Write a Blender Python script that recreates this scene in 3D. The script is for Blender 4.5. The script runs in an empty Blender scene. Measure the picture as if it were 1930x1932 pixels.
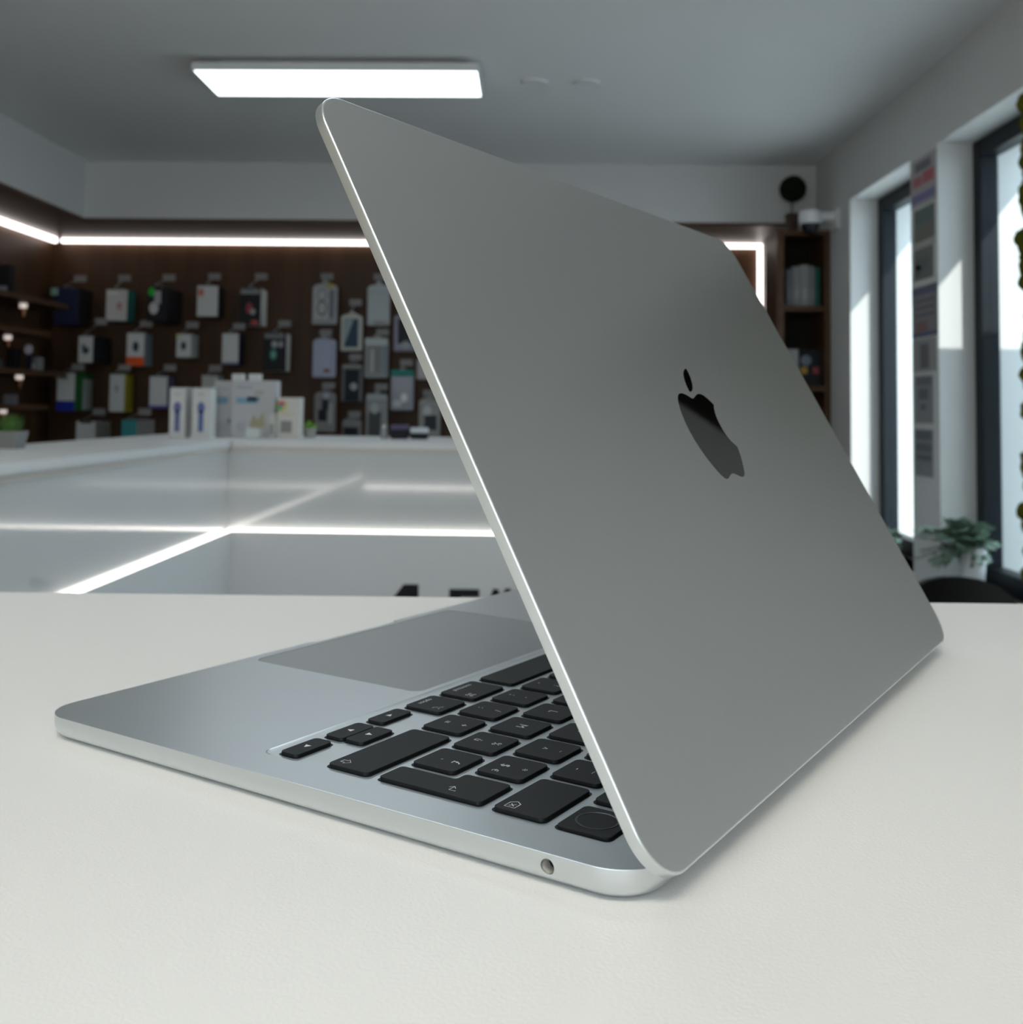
import bpy, bmesh, math, random
from mathutils import Vector, Matrix
PI = math.pi
S = bpy.context.scene
COL = S.collection
random.seed(7)

# ------------------------------------------------------------------ camera
cd = bpy.data.cameras.new('camera'); cam = bpy.data.objects.new('camera', cd); COL.objects.link(cam)
CZ = 1.1561
cam.matrix_world = Matrix(((0.999631, -0.010493, 0.025043, 0), (0.024463, -0.052194, -0.998337, 0),
                           (0.011783, 0.998582, -0.051918, CZ), (0, 0, 0, 1)))
cd.sensor_fit = 'HORIZONTAL'; cd.sensor_width = 36; cd.lens = 1997.87/1930*36
cd.shift_x = (965-951.11)/1930; cd.shift_y = (665.55-966)/1930
cd.clip_start = 0.01; cd.clip_end = 60
cd.dof.use_dof = True; cd.dof.focus_distance = 0.285; cd.dof.aperture_fstop = 25
S.camera = cam

# ------------------------------------------------------------------ world, sun, exposure
wd = bpy.data.worlds.new('sky'); S.world = wd; wd.use_nodes = True
bg = wd.node_tree.nodes['Background']; bg.inputs[0].default_value = (.70, .86, 1.0, 1); bg.inputs[1].default_value = 5.0
sl = bpy.data.lights.new('sun', 'SUN'); sun = bpy.data.objects.new('sun', sl); COL.objects.link(sun)
sl.energy = 5.0; sl.angle = 0.009; sl.color = (1, .97, .92)
sun.rotation_euler = Vector((-1, 1.4, -1.2)).to_track_quat('-Z', 'Y').to_euler(); sun.location = (4, -3, 4)
S.view_settings.view_transform = 'Standard'; S.view_settings.look = 'None'
S.view_settings.exposure = 0.12; S.view_settings.gamma = 1; S.view_settings.use_curve_mapping = False
LAMP_A, LAMP_B, LAMP_C = 3.5, 6.0, 12.5     # radiance of the ceiling panels, far to near; the nearer two are added
LED_HI, LED_LO = 3.0, 2.6
def area(name, loc, size, energy, col, target=None):
    l = bpy.data.lights.new(name, 'AREA'); o = bpy.data.objects.new(name, l); COL.objects.link(o)
    l.shape = 'RECTANGLE'; l.size, l.size_y = size; l.energy = energy; l.color = col; o.location = loc
    if target: o.rotation_euler = (Vector(target)-Vector(loc)).to_track_quat('-Z', 'Y').to_euler()
    return o

area('added_cool_fill', (-.55, -1.50, 1.35), (2.9, 1.7), 30, (.84, .94, 1.0), (-.55, 3, 1.35))   # added cool fill light behind the camera; no window is modelled there

# ------------------------------------------------------------------ materials
MATS = {}
def mat(name, col, rough=.5, metal=0., spec=.5, coat=0., emit=None, es=0., bump=None, var=None, trans=0., alpha=1.):
    if name in MATS: return MATS[name]
    m = bpy.data.materials.new(name); m.use_nodes = True; nt = m.node_tree; b = nt.nodes['Principled BSDF']
    b.inputs['Base Color'].default_value = (*col, 1); b.inputs['Roughness'].default_value = rough
    b.inputs['Metallic'].default_value = metal; b.inputs['Specular IOR Level'].default_value = spec
    b.inputs['Coat Weight'].default_value = coat; b.inputs['Coat Roughness'].default_value = .05
    b.inputs['Transmission Weight'].default_value = trans; b.inputs['Alpha'].default_value = alpha
    if emit: b.inputs['Emission Color'].default_value = (*emit, 1); b.inputs['Emission Strength'].default_value = es
    if bump or var:
        tc = nt.nodes.new('ShaderNodeTexCoord')
        if bump:
            n = nt.nodes.new('ShaderNodeTexNoise'); n.inputs['Scale'].default_value = bump[0]; n.inputs['Detail'].default_value = 4
            bp = nt.nodes.new('ShaderNodeBump'); bp.inputs['Strength'].default_value = bump[1]; bp.inputs['Distance'].default_value = bump[2]
            nt.links.new(tc.outputs['Object'], n.inputs['Vector']); nt.links.new(n.outputs[0], bp.inputs['Height'])
            nt.links.new(bp.outputs[0], b.inputs['Normal'])
        if var:   # (scale xyz, colour two)
            mp = nt.nodes.new('ShaderNodeMapping'); mp.inputs['Scale'].default_value = var[0]
            n = nt.nodes.new('ShaderNodeTexNoise'); n.inputs['Scale'].default_value = 1; n.inputs['Detail'].default_value = 5
            r = nt.nodes.new('ShaderNodeValToRGB'); r.color_ramp.elements[0].position = .3; r.color_ramp.elements[1].position = .7
            r.color_ramp.elements[0].color = (*col, 1); r.color_ramp.elements[1].color = (*var[1], 1)
            nt.links.new(tc.outputs['Object'], mp.inputs[0]); nt.links.new(mp.outputs[0], n.inputs['Vector'])
            nt.links.new(n.outputs[0], r.inputs[0]); nt.links.new(r.outputs[0], b.inputs['Base Color'])
    MATS[name] = m; return m
def cmat(col, rough=.6):          # plain printed colour
    return mat('print_%02x%02x%02x_%d' % (*[int(min(1, c)*255) for c in col], int(rough*100)), col, rough, 0, .3)
ALU = mat('anodised_aluminium', (.69, .725, .74), .31, 1.0, bump=(5000, .10, .000003))
ALU_IN = mat('trackpad_glass', (.34, .36, .37), .36, .55)
KEY = mat('key_plastic', (.009, .0105, .012), .50, 0, .2, bump=(5000, .1, .000004))
LEG = mat('legend_ink', (.75, .76, .78), .5)
BLK = mat('black_plastic', (.008, .008, .009), .5, 0, .3)
BLKGLOSS = mat('black_mirror', (.085, .092, .098), .03, 1.0)
SCREEN = mat('screen_glass', (.004, .004, .005), .05, 0, .5)
DESKM = mat('desk_laminate', (.80, .80, .785), .42, 0, .4, bump=(1100, .3, .0004))
PLASTER = mat('wall_paint', (.64, .63, .615), .85, 0, .2, bump=(60, .08, .001))
CEILM = mat('ceiling_paint', (.76, .755, .745), .9, 0, .2)
WOOD = mat('dark_walnut', (.050, .022, .009), .45, 0, .3, var=((9, 9, .7), (.085, .040, .018)))
WOOD2 = mat('walnut_shelf', (.062, .028, .012), .45, 0, .3, var=((3, 3, 12), (.10, .048, .022)))
WOODIN = mat('near_black_wood', (.012, .007, .005), .6, 0, .2)  # nearly black wood for the cabinet back and the moss backing
BEIGE = mat('beige_wall_paint', (.46, .41, .33), .85, 0, .2)
GLOSSW = mat('gloss_white_panel', (.66, .68, .68), .10, 0, .6, coat=1.0)
for _k in GLOSSW.node_tree.nodes:
    if _k.type == 'BSDF_PRINCIPLED': _k.inputs['Coat IOR'].default_value = 1.75
WHITE = mat('white_laminate', (.82, .83, .83), .35, 0, .4)
LED = mat('led_strip', (1, 1, 1), .5, emit=(1, .93, .90), es=LED_HI)
LEDW = mat('led_strip_warm', (1, 1, 1), .5, emit=(1, .93, .86), es=LED_LO)
LEDD = mat('led_strip_desk', (1, 1, 1), .5, emit=(1, .95, .90), es=5.0)
LAMPM = mat('lamp_diffuser', (1, 1, 1), .5, emit=(.86, .95, 1.0), es=LAMP_A)
LAMPB = mat('lamp_diffuser_added_key', (1, 1, 1), .5, emit=(.82, .93, 1.0), es=LAMP_B)
LAMPW = mat('lamp_diffuser_added_fill', (1, 1, 1), .5, emit=(1.0, .94, .83), es=LAMP_C)
FRAMEM = mat('anthracite_frame', (.007, .010, .014), .45, 0, .2)
WHITEP = mat('white_plastic', (.75, .75, .75), .4)
FLOORM = mat('grey_floor', (.32, .31, .30), .4, var=((2, 2, 2), (.36, .35, .34)))
PAVE = mat('pavement', (.55, .55, .55), .9, var=((6, 6, 6), (.62, .62, .6)))
GREENM = mat('leaf_green', (.11, .19, .125), .5, var=((40, 40, 40), (.33, .43, .34)))
GRASSM = mat('grass_green', (.05, .12, .02), .6, var=((60, 60, 60), (.10, .22, .04)))
LIMEM = mat('lime_green', (.16, .36, .04), .6, var=((60, 60, 60), (.25, .5, .08)))
TOPIARY = mat('topiary_green', (.004, .008, .004), .95, 0, .1, var=((90, 90, 90), (.012, .02, .008)))
MOSSM = mat('moss', (.06, .075, .008), .95, 0, .1, bump=(160, 1, .012), var=((25, 25, 25), (.16, .15, .015)))
COPPER = mat('copper', (.75, .36, .20), .25, 1.0)
DOMEG = mat('smoked_dome', (.01, .013, .018), .08, 0, .6)
TAGM = mat('price_tag_card', (.23, .22, .215), .6)
STEEL = mat('hook_steel', (.5, .5, .5), .35, 1.0)
GLASS = bpy.data.materials.new('window_glass'); GLASS.use_nodes = True
_n = GLASS.node_tree; _n.nodes.clear()
_o = _n.nodes.new('ShaderNodeOutputMaterial'); _t = _n.nodes.new('ShaderNodeBsdfTransparent'); _t.inputs[0].default_value = (.93, .97, .97, 1)
_g = _n.nodes.new('ShaderNodeBsdfGlossy'); _g.inputs['Roughness'].default_value = .02
_x = _n.nodes.new('ShaderNodeMixShader'); _x.inputs[0].default_value = .06
_n.links.new(_t.outputs[0], _x.inputs[1]); _n.links.new(_g.outputs[0], _x.inputs[2]); _n.links.new(_x.outputs[0], _o.inputs[0])

# ------------------------------------------------------------------ helpers
def finish(name, bm, m, parent=None, smooth=35):
    bmesh.ops.recalc_face_normals(bm, faces=bm.faces)
    me = bpy.data.meshes.new(name); bm.to_mesh(me); bm.free()
    return finish_me(name, me, m, parent, smooth)
def finish_me(name, me, m, parent=None, smooth=35):
    if smooth:
        for p in me.polygons: p.use_smooth = True
        me.set_sharp_from_angle(angle=math.radians(smooth))
    me.materials.clear(); me.materials.append(m)
    o = bpy.data.objects.new(name, me); COL.objects.link(o)
    if parent: o.parent = parent
    if smooth and len(me.polygons) > 6:          # big flat faces keep flat shading beside their small edge rounding
        w = o.modifiers.new('weighted_normals', 'WEIGHTED_NORMAL'); w.weight = 100; w.keep_sharp = True
    return o
def box(bm, x0, y0, z0, x1, y1, z1, bev=0):
    r = bmesh.ops.create_cube(bm, size=1)
    vs = r['verts']
    for v in vs:
        v.co = Vector((x0+(v.co.x+.5)*(x1-x0), y0+(v.co.y+.5)*(y1-y0), z0+(v.co.z+.5)*(z1-z0)))
    if bev:
        es = list({e for v in vs for e in v.link_edges})
        bmesh.ops.bevel(bm, geom=es, offset=bev, segments=2, affect='EDGES', profile=.5)
    return bm
def boxo(name, x0, y0, z0, x1, y1, z1, m, parent=None, bev=0):
    return finish(name, box(bmesh.new(), x0, y0, z0, x1, y1, z1, bev), m, parent)
def loft(bm, loops, cap=True):
    rows = [[bm.verts.new(p) for p in lp] for lp in loops]
    n = len(rows[0])
    for a, b in zip(rows, rows[1:]):
        for i in range(n):
            bm.faces.new((a[i], a[(i+1) % n], b[(i+1) % n], b[i]))
    if cap:
        bm.faces.new(rows[0]); bm.faces.new(rows[-1][::-1])
    return bm
def rr(x0, x1, y0, y1, r, n=8):                      # rounded rectangle outline
    pts = []
    r = max(r, 1e-6)
    for cx, cy, a0 in ((x1-r, y0+r, -90), (x1-r, y1-r, 0), (x0+r, y1-r, 90), (x0+r, y0+r, 180)):
        for i in range(n+1):
            a = math.radians(a0+90*i/n); pts.append((cx+r*math.cos(a), cy+r*math.sin(a)))
    return pts
def lathe(bm, prof, n=24, c=(0, 0, 0)):              # prof: (r, z) from bottom to top
    loops = [[(c[0]+r*math.cos(2*PI*i/n), c[1]+r*math.sin(2*PI*i/n), c[2]+z) for i in range(n)] for r, z in prof]
    return loft(bm, loops)
def tube(bm, p, q, r, n=8):
    p, q = Vector(p), Vector(q); d = (q-p).normalized()
    a = d.orthogonal().normalized(); b = d.cross(a)
    return loft(bm, [[tuple(c+r*(math.cos(2*PI*i/n)*a+math.sin(2*PI*i/n)*b)) for i in range(n)] for c in (p, q)])
def poly_xz(bm, pts, y0, y1):                        # prism from an outline in the x-z plane
    return loft(bm, [[(x, y0, z) for x, z in pts], [(x, y1, z) for x, z in pts]])
def poly_xy(bm, pts, z0, z1):
    return loft(bm, [[(x, y, z0) for x, y in pts], [(x, y, z1) for x, y in pts]])
def empty(name, loc, label, cat, group=None, rotz=0):
    o = bpy.data.objects.new(name, None); COL.objects.link(o); o.location = loc; o.rotation_euler = (0, 0, rotz)
    o.empty_display_size = .05
    return tag(o, label, cat, group)
def tag(o, label, cat, group=None):
    o['label'] = label; o['category'] = cat
    if group: o['group'] = group
    return o
def struct(o): o['kind'] = 'structure'; return o
def boolean(me, cutters):
    """subtract cutter bmeshes from a mesh and return the baked result"""
    o = bpy.data.objects.new('tmp', me); COL.objects.link(o); cs = []
    for c in cutters:
        bmesh.ops.recalc_face_normals(c, faces=c.faces)
        cm = bpy.data.meshes.new('cut'); c.to_mesh(cm); c.free()
        co = bpy.data.objects.new('cut', cm); COL.objects.link(co); cs.append(co)
        md = o.modifiers.new('b', 'BOOLEAN'); md.operation = 'DIFFERENCE'; md.object = co; md.solver = 'EXACT'
    dg = bpy.context.evaluated_depsgraph_get()
    res = bpy.data.meshes.new_from_object(o.evaluated_get(dg))
    for co in cs+[o]:
        bpy.data.objects.remove(co)
    return res
def text_mesh(txt, size, depth=.00001, thin=0.):
    cu = bpy.data.curves.new('t', 'FONT'); cu.body = txt; cu.size = size; cu.extrude = depth; cu.offset = thin
    cu.align_x = 'CENTER'; cu.align_y = 'CENTER'; cu.resolution_u = 3
    o = bpy.data.objects.new('t', cu); COL.objects.link(o)
    dg = bpy.context.evaluated_depsgraph_get()
    me = bpy.data.meshes.new_from_object(o.evaluated_get(dg)); bpy.data.objects.remove(o)
    return me
def strokes(bm, lines, w, z, closed=()):             # flat pen strokes in the x-y plane
    for k, ln in enumerate(lines):
        pts = [Vector((a, b, 0)) for a, b in ln]
        n = len(pts); cl = k in closed
        L, R = [], []
        for i in range(n):
            p0 = pts[i-1] if (i > 0 or cl) else None; p1 = pts[(i+1) % n] if (i < n-1 or cl) else None
            d = Vector((0, 0, 0))
            if p0 is not None: d += (pts[i]-p0).normalized()
            if p1 is not None: d += (p1-pts[i]).normalized()
            d.normalize(); nn = Vector((-d.y, d.x, 0))
            L.append(bm.verts.new(pts[i]+nn*w/2+Vector((0, 0, z)))); R.append(bm.verts.new(pts[i]-nn*w/2+Vector((0, 0, z))))
        for i in range(n if cl else n-1):
            j = (i+1) % n
            bm.faces.new((L[i], R[i], R[j], L[j]))
    return bm
def circ(cx, cy, rx, ry=None, n=20): 
    ry = rx if ry is None else ry
    return [(cx+rx*math.cos(2*PI*i/n), cy+ry*math.sin(2*PI*i/n)) for i in range(n)]

# ================================================================== THE ROOM
CEIL = 2.318; XR = 1.34; XO = 1.74; YB = 5.56
struct(boxo('floor', -2.75, -1.7, -.1, XR, 5.75, 0, FLOORM))
struct(boxo('ceiling', -2.75, -1.7, CEIL, XO, 5.75, CEIL+.12, CEILM))
# right wall with two deep window openings
bm = bmesh.new()
W1 = (3.752, 4.462); W2 = (2.62, 3.505); SILL, HEAD = .60, 2.05
box(bm, XR, -1.7, 0, XO, W2[0], CEIL); box(bm, XR, W2[1], 0, XO, W1[0], CEIL); box(bm, XR, W1[1], 0, XO, 5.75, CEIL)
for a, b in (W1, W2):
    box(bm, XR, a, HEAD, XO, b, CEIL); box(bm, XR, a, 0, XO, b, SILL)
struct(finish('wall_right', bm, PLASTER))
struct(boxo('wall_back', -2.75, YB, 0, XR, YB+.15, CEIL, WOOD))
struct(boxo('wall_left', -2.75, 2.9, 0, -2.545, YB, CEIL, WOOD))
struct(boxo('wall_near_left', -2.75, -1.7, 0, -2.15, 2.9, CEIL, BEIGE))
struct(boxo('wall_front', -2.15, -1.7, 0, XR, -1.55, CEIL, BEIGE))
struct(boxo('trim_1', -2.545, 5.0, 2.044, XR, YB, CEIL, PLASTER))          # bulkhead over the back niche
struct(boxo('trim_2', -2.545, 2.9, 2.044, -2.15, 5.0, CEIL, PLASTER))    # bulkhead along the left
bm = bmesh.new(); box(bm, -2.545, 5.0, 2.030, 1.22, YB, 2.044); box(bm, -2.545, 2.9, 2.030, -2.15, 5.0, 2.044)
struct(finish('trim_3', bm, WOOD2))                                         # wooden soffit boards
struct(boxo('trim_4', 1.222, 5.0, 0, XR, YB, 2.044, PLASTER))              # wall return right of the niche
for n, (a, b) in ((1, W1), (2, W2)):
    bm = bmesh.new(); x0, x1, t = 1.455, 1.515, .058
    box(bm, x0, a, SILL, x1, a+t, HEAD, .004); box(bm, x0, b-t, SILL, x1, b, HEAD, .004)
    box(bm, x0, a+t, HEAD-t, x1, b-t, HEAD, .004); box(bm, x0, a+t, SILL, x1, b-t, SILL+t+.01, .004)
    w = struct(finish('window_%d' % n, bm, FRAMEM))
    boxo('pane', 1.482, a+t, SILL+t, 1.488, b-t, HEAD-t, GLASS, w)
struct(boxo('trim_5', XR-.012, W2[0]-.01, SILL-.02, 1.455, W2[1], SILL, WHITE, None, .002))   # inner sills
struct(boxo('trim_6', XR-.012, W1[0]-.01, SILL-.02, 1.455, W1[1], SILL, WHITE, None, .002))
# outside: pavement, an added unseen block that keeps sun off the near window's foot
struct(boxo('floor_outside', XO, -6, -.12, 14, 16, -.02, PAVE))
struct(boxo('sun_block_outside', 1.78, 2.25, -.02, 2.6, 2.85, 1.93, PLASTER))

# LED strips of the back niche
t = empty('led_light_strip', (0, YB, 2.0), 'glowing white light strip along the top and right end of the wood niche', 'light')
boxo('light_tube', -2.5, YB-.035-YB, 2.005-2.0, 1.206, YB-.012-YB, 2.028-2.0, LED, t, .003)
boxo('light_tube', 1.183, YB-.035-YB, .95-2.0, 1.206, YB-.012-YB, 2.000-2.0, LED, t, .003)
t = empty('led_light_strip', (-2.545, 3, 2.0), 'glowing white light strip along the top of the left wood wall', 'light')
boxo('light_tube', .012, -.09, 0, .035, 2.51, .028, LED, t, .003)

# ceiling panels
def panel(x, y, m, label):
    t = empty('ceiling_panel_lamp', (x, y, CEIL), label, 'lamp', 'long ceiling panel lamps')
    bm = bmesh.new(); box(bm, -.40, -.09, -.02, .40, .09, 0); box(bm, -.48, -.145, -.030, .48, .145, -.020); finish('housing', bm, WHITEP, t)
    bm = bmesh.new()
    for a in ((-.48, -.148, .48, -.142), (-.48, .142, .48, .148), (-.48, -.142, -.474, .142), (.474, -.142, .48, .142)):
        box(bm, a[0], a[1], -.048, a[2], a[3], -.030)
    finish('frame', bm, WHITEP, t)
    boxo('diffuser', -.474, -.142, -.047, .474, .142, -.032, m, t)
    return t
panel(-.662, 3.602, LAMPM, 'glowing white panel lamp on the ceiling above the counter')
panel(-.3, 1.42, LAMPB, 'white ceiling panel lamp over the desk, nearer than the one above the counter')  # added out of view to light the desk, placed by the laptop's shadow
panel(-.15, -.5, LAMPW, 'warm white ceiling panel lamp behind the desk')  # added out of view as warm fill for desk and laptop side
for x, lab in ((.005, 'left of the two small round ceiling downlights'), (.187, 'right of the two small round ceiling downlights')):
    t = empty('downlight', (x, 3.73, CEIL), lab, 'downlight', 'round ceiling downlights')
    bm = bmesh.new(); lathe(bm, [(.030, -.006), (.046, -.006), (.048, 0), (.030, 0)], 28); finish('trim_ring', bm, WHITEP, t)
    bm = bmesh.new(); lathe(bm, [(.001, -.003), (.031, -.004), (.031, 0), (.001, 0)], 28); finish('lens', bm, mat('unlit_lens', (.92, .92, .90), .4), t)

# ------------------------------------------------------------------ L-shaped counter
CT = 1.050
t = empty('display_counter', (-.905, 3.2, 0), 'white L-shaped shop counter with a glowing strip around its inner face', 'counter')
def L(x, y, bx=-1.29, by=3.76, xr=.55, y0=.64):      # L outline with inner faces at x and y
    return [(x+.905, y0-3.2), (x+.905, y-3.2), (xr+.905, y-3.2), (xr+.905, by-3.2), (bx+.905, by-3.2), (bx+.905, y0-3.2)]
bm = bmesh.new(); poly_xy(bm, L(-.905, 3.2), CT-.022, CT)
bmesh.ops.bevel(bm, geom=[e for e in bm.edges if abs(e.verts[0].co.z-e.verts[1].co.z) < 1e-4], offset=.003, segments=2, affect='EDGES')
finish('worktop', bm, WHITE, t)
bm = bmesh.new(); poly_xy(bm, L(-.911, 3.206), CT-.034, CT-.022); finish('edge_trim', bm, mat('cream_trim', (.66, .62, .56), .4), t)
bm = bmesh.new(); poly_xy(bm, L(-.915, 3.21, -1.28, 3.7, .54, .65), .775, CT-.034); finish('glossy_panel', bm, GLOSSW, t)
bm = bmesh.new(); poly_xy(bm, L(-.895, 3.19, -1.28, 3.7, .56, .65), 0, .775); finish('base_panel', bm, WHITE, t)
bm = bmesh.new(); box(bm, .001, -2.54, .776, .0055, -.008, .782); box(bm, .001, -.008, .776, 1.44, -.001, .783)
finish('light_strip', bm, LEDW, t)
# black letters on the counter front (only their tops rise above the desk)
bm = bmesh.new(); y0, y1 = 3.184, 3.1899
poly_xz(bm, [(-.47, .50), (-.372, .626), (-.328, .626), (-.328, .50), (-.366, .50), (-.366, .575), (-.42, .50)], y0, y1)
tag(finish('sign_letter', bm, BLK), 'large black slanted letter on the counter front, leftmost above the desk edge', 'letter', 'black sign letters on the counter')
bm = bmesh.new(); poly_xz(bm, [(-.235, .50), (-.235, .614), (-.146, .614), (-.146, .592), (-.20, .592), (-.20, .56), (-.155, .56), (-.155, .54), (-.20, .54), (-.20, .50)], y0, y1)
tag(finish('sign_letter', bm, BLK), 'large black letter with a flat bar on the counter front, beside the laptop edge', 'letter', 'black sign letters on the counter')
bm = bmesh.new(); poly_xz(bm, [(-.135, .52), (-.105, .616), (-.09, .616), (-.08, .59), (-.068, .618), (-.052, .618), (-.04, .52), (-.055, .52), (-.062, .585), (-.08, .55), (-.098, .585), (-.115, .52)], y0, y1)
tag(finish('sign_letter', bm, BLK), 'smaller black peaked letter on the counter front, partly behind the laptop', 'letter', 'black sign letters on the counter')

# ------------------------------------------------------------------ the desk under the laptop
t = empty('desk', (0, .601, 0), 'white laminate desk top in front, carrying the laptop', 'desk', None, math.radians(1.55))
bm = bmesh.new(); box(bm, -1.29, -.95, 1.012, .70, 0, 1.050, .0025); finish('tabletop', bm, DESKM, t)
boxo('front_panel', -1.27, -.06, 0, .68, -.03, 1.012, WHITE, t)
boxo('light_strip', -1.26, -.030, .700, .67, -.018, .720, LEDD, t)
boxo('side_panel', -1.27, -.93, 0, -1.24, -.06, 1.012, WHITE, t); boxo('side_panel', .65, -.93, 0, .68, -.06, 1.012, WHITE, t)

# ------------------------------------------------------------------ open cabinet in the far right corner
t = empty('open_cabinet', (1.2, 4.75, 0), 'narrow dark wood open cabinet in the far right corner under the round topiary', 'cabinet')
def cb(n, x0, y0, z0, x1, y1, z1, m=WOOD2): return boxo(n, x0-1.2, y0-4.75, z0, x1-1.2, y1-4.75, z1, m, t, .001)
cb('side_panel', 1.100, 4.75, 0, 1.132, 4.995, 1.946); cb('side_panel', 1.312, 4.75, 0, 1.336, 4.995, 1.946)
cb('top_board', 1.100, 4.75, 1.946, 1.336, 4.995, 1.968); cb('back_panel', 1.132, 4.985, 0, 1.312, 4.995, 1.946, WOODIN)
for z in (.55, .9, 1.246, 1.604): cb('shelf', 1.132, 4.752, z, 1.312, 4.985, z+.024)
Z = 1.628
for i, (x0, x1, z1, c, lab) in enumerate(((1.150, 1.176, 1.795, (.20, .20, .22), 'dark grey file box on the cabinet shelf, leftmost of the upright files'),
        (1.178, 1.212, 1.808, (.34, .34, .34), 'grey file box second from the left on the cabinet shelf'),
        (1.214, 1.248, 1.816, (.42, .42, .42), 'palest file box in the middle of the cabinet shelf'),
        (1.250, 1.274, 1.810, (.30, .30, .32), 'grey file box beside the green one on the cabinet shelf'),
        (1.277, 1.296, 1.804, (.02, .16, .12), 'dark green file at the right end of the cabinet shelf'))):
    c = tuple(k*.7 for k in c)
    bm = bmesh.new(); box(bm, x0, 4.775, Z, x1, 4.93, z1, .002)
    o = finish('file_box', bm, cmat(c)); tag(o, lab, 'file box', 'files in the corner cabinet')
    bm = bmesh.new(); box(bm, x0+.005, 4.774, Z+.03, x1-.005, 4.776, Z+.08); finish('spine_label', bm, cmat(tuple(min(1, k*1.25) for k in c)), o)
o = empty('black_box', (1.25, 4.83, 1.270), 'black carton with pale round print on the lower cabinet shelf', 'box')
boxo('carton', -.038, -.04, 0, .055, .04, .165, BLK, o, .002)
bm = bmesh.new(); poly_xz(bm, circ(-.012, .115, .024), -.042, -.04); finish('round_print', bm, cmat((.16, .20, .24)), o)
bm = bmesh.new(); box(bm, -.036, -.042, .055, -.006, -.04, .085); finish('yellow_print', bm, cmat((.42, .25, .05)), o)
bm = bmesh.new(); box(bm, .018, -.042, .055, .046, -.04, .085); finish('red_print', bm, cmat((.28, .05, .06)), o)
tag(boxo('white_box', 1.145, 4.79, 1.270, 1.205, 4.87, 1.435, cmat((.36, .36, .36)), None, .002), 'small pale carton beside the black carton in the corner cabinet', 'box')

# topiary on the cabinet
t = empty('topiary_plant', (1.192, 4.85, 1.968), 'dark round topiary ball in a small brown pot on top of the corner cabinet', 'plant')
bm = bmesh.new(); lathe(bm, [(.026, 0), (.036, .085), (.038, .092), (.030, .092), (.028, .080)], 4)
for v in bm.verts: v.co = Matrix.Rotation(PI/4+.1, 3, 'Z') @ v.co
finish('pot', bm, mat('brown_pot', (.05, .022, .015), .6), t)
bm = bmesh.new(); tube(bm, (0, 0, .08), (0, 0, .16), .004); finish('stem', bm, mat('stem_brown', (.04, .03, .02), .7), t)
bm = bmesh.new(); bmesh.ops.create_icosphere(bm, subdivisions=4, radius=.060)
for v in bm.verts: v.co = v.co*(1+random.uniform(-.03, .05))+Vector((.004, 0, .207))
finish('foliage', bm, TOPIARY, t, 0)

# security camera on the right wall
t = empty('security_camera', (XR, 4.66, 2.0), 'white security camera with dark dome on an arm at the far right wall', 'camera')
boxo('wall_plate', -.012, -.05, -.045, 0, .05, .045, WHITEP, t, .004)
bm = bmesh.new(); tube(bm, (-.01, 0, .015), (-.12, 0, .015), .022, 16); finish('arm', bm, WHITEP, t)
bm = bmesh.new(); lathe(bm, [(.044, -.028), (.050, -.022), (.050, .016), (.046, .028), (.03, .032)], 28, (-.115, 0, .008)); finish('housing', bm, WHITEP, t)
bm = bmesh.new(); lathe(bm, [(.003, -.074), (.018, -.070), (.031, -.058), (.040, -.040), (.043, -.022), (.001, -.021)], 28, (-.115, 0, .008)); finish('dome', bm, DOMEG, t)

# notices on the pier between the windows
N = [((3.509, 3.744), (1.868, 2.035), (.42, .38, .40), [(.2, .72, .8, .9, (.18, .17, .2)), (.1, .42, .45, .62, (.42, .16, .16)), (.5, .42, .92, .66, (.45, .14, .15)), (.05, .08, .95, .25, (.20, .19, .34))], 'pinkish notice with red marks and a blue foot, topmost on the pier between the windows'),
     ((3.532, 3.714), (1.745, 1.858), (.16, .19, .17), [(0, 0, 1, .45, (.19, .18, .16)), (.1, .55, .9, .9, (.13, .17, .17))], 'dark green notice under the pink one on the window pier'),
     ((3.530, 3.718), (1.722, 1.742), (.42, .41, .38), [], 'narrow cream strip between two dark notices on the window pier'),
     ((3.544, 3.718), (1.612, 1.719), (.17, .18, .17), [(.1, .3, .8, .7, (.13, .15, .15)), (.15, .15, .35, .5, (.15, .13, .13))], 'dark grey notice below the cream strip on the window pier'),
     ((3.511, 3.732), (1.415, 1.588), (.24, .23, .24), [(0, .84, 1, 1, (.12, .13, .20)), (.1, .68, .9, .74, (.15, .15, .17)), (.1, .54, .9, .6, (.15, .15, .17)), (.1, .40, .9, .46, (.15, .15, .17)), (.15, .1, .6, .3, (.25, .14, .14)), (0, 0, 1, .09, (.12, .13, .20))], 'grey notice with blue bars above and below its lines'),
     ((3.524, 3.725), (1.296, 1.408), (.33, .32, .31), [(.3, .1, .7, .85, (.16, .15, .16))], 'pale notice with a dark upright block of text'),
     ((3.557, 3.719), (1.120, 1.282), (.27, .27, .28), [(.1, .8, .95, .97, (.17, .17, .20)), (.25, .5, .75, .72, (.14, .15, .18)), (.35, .28, .62, .40, (.14, .15, .15))], 'grey notice with three dark blocks, second from the bottom'),
     ((3.561, 3.721), (.940, 1.100), (.26, .27, .28), [(.05, .78, .95, .97, (.15, .16, .18)), (.05, .52, .95, .70, (.16, .17, .18)), (.05, .34, .95, .46, (.14, .15, .16))], 'grey notice with three wide bars, lowest on the window pier')]
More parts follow.
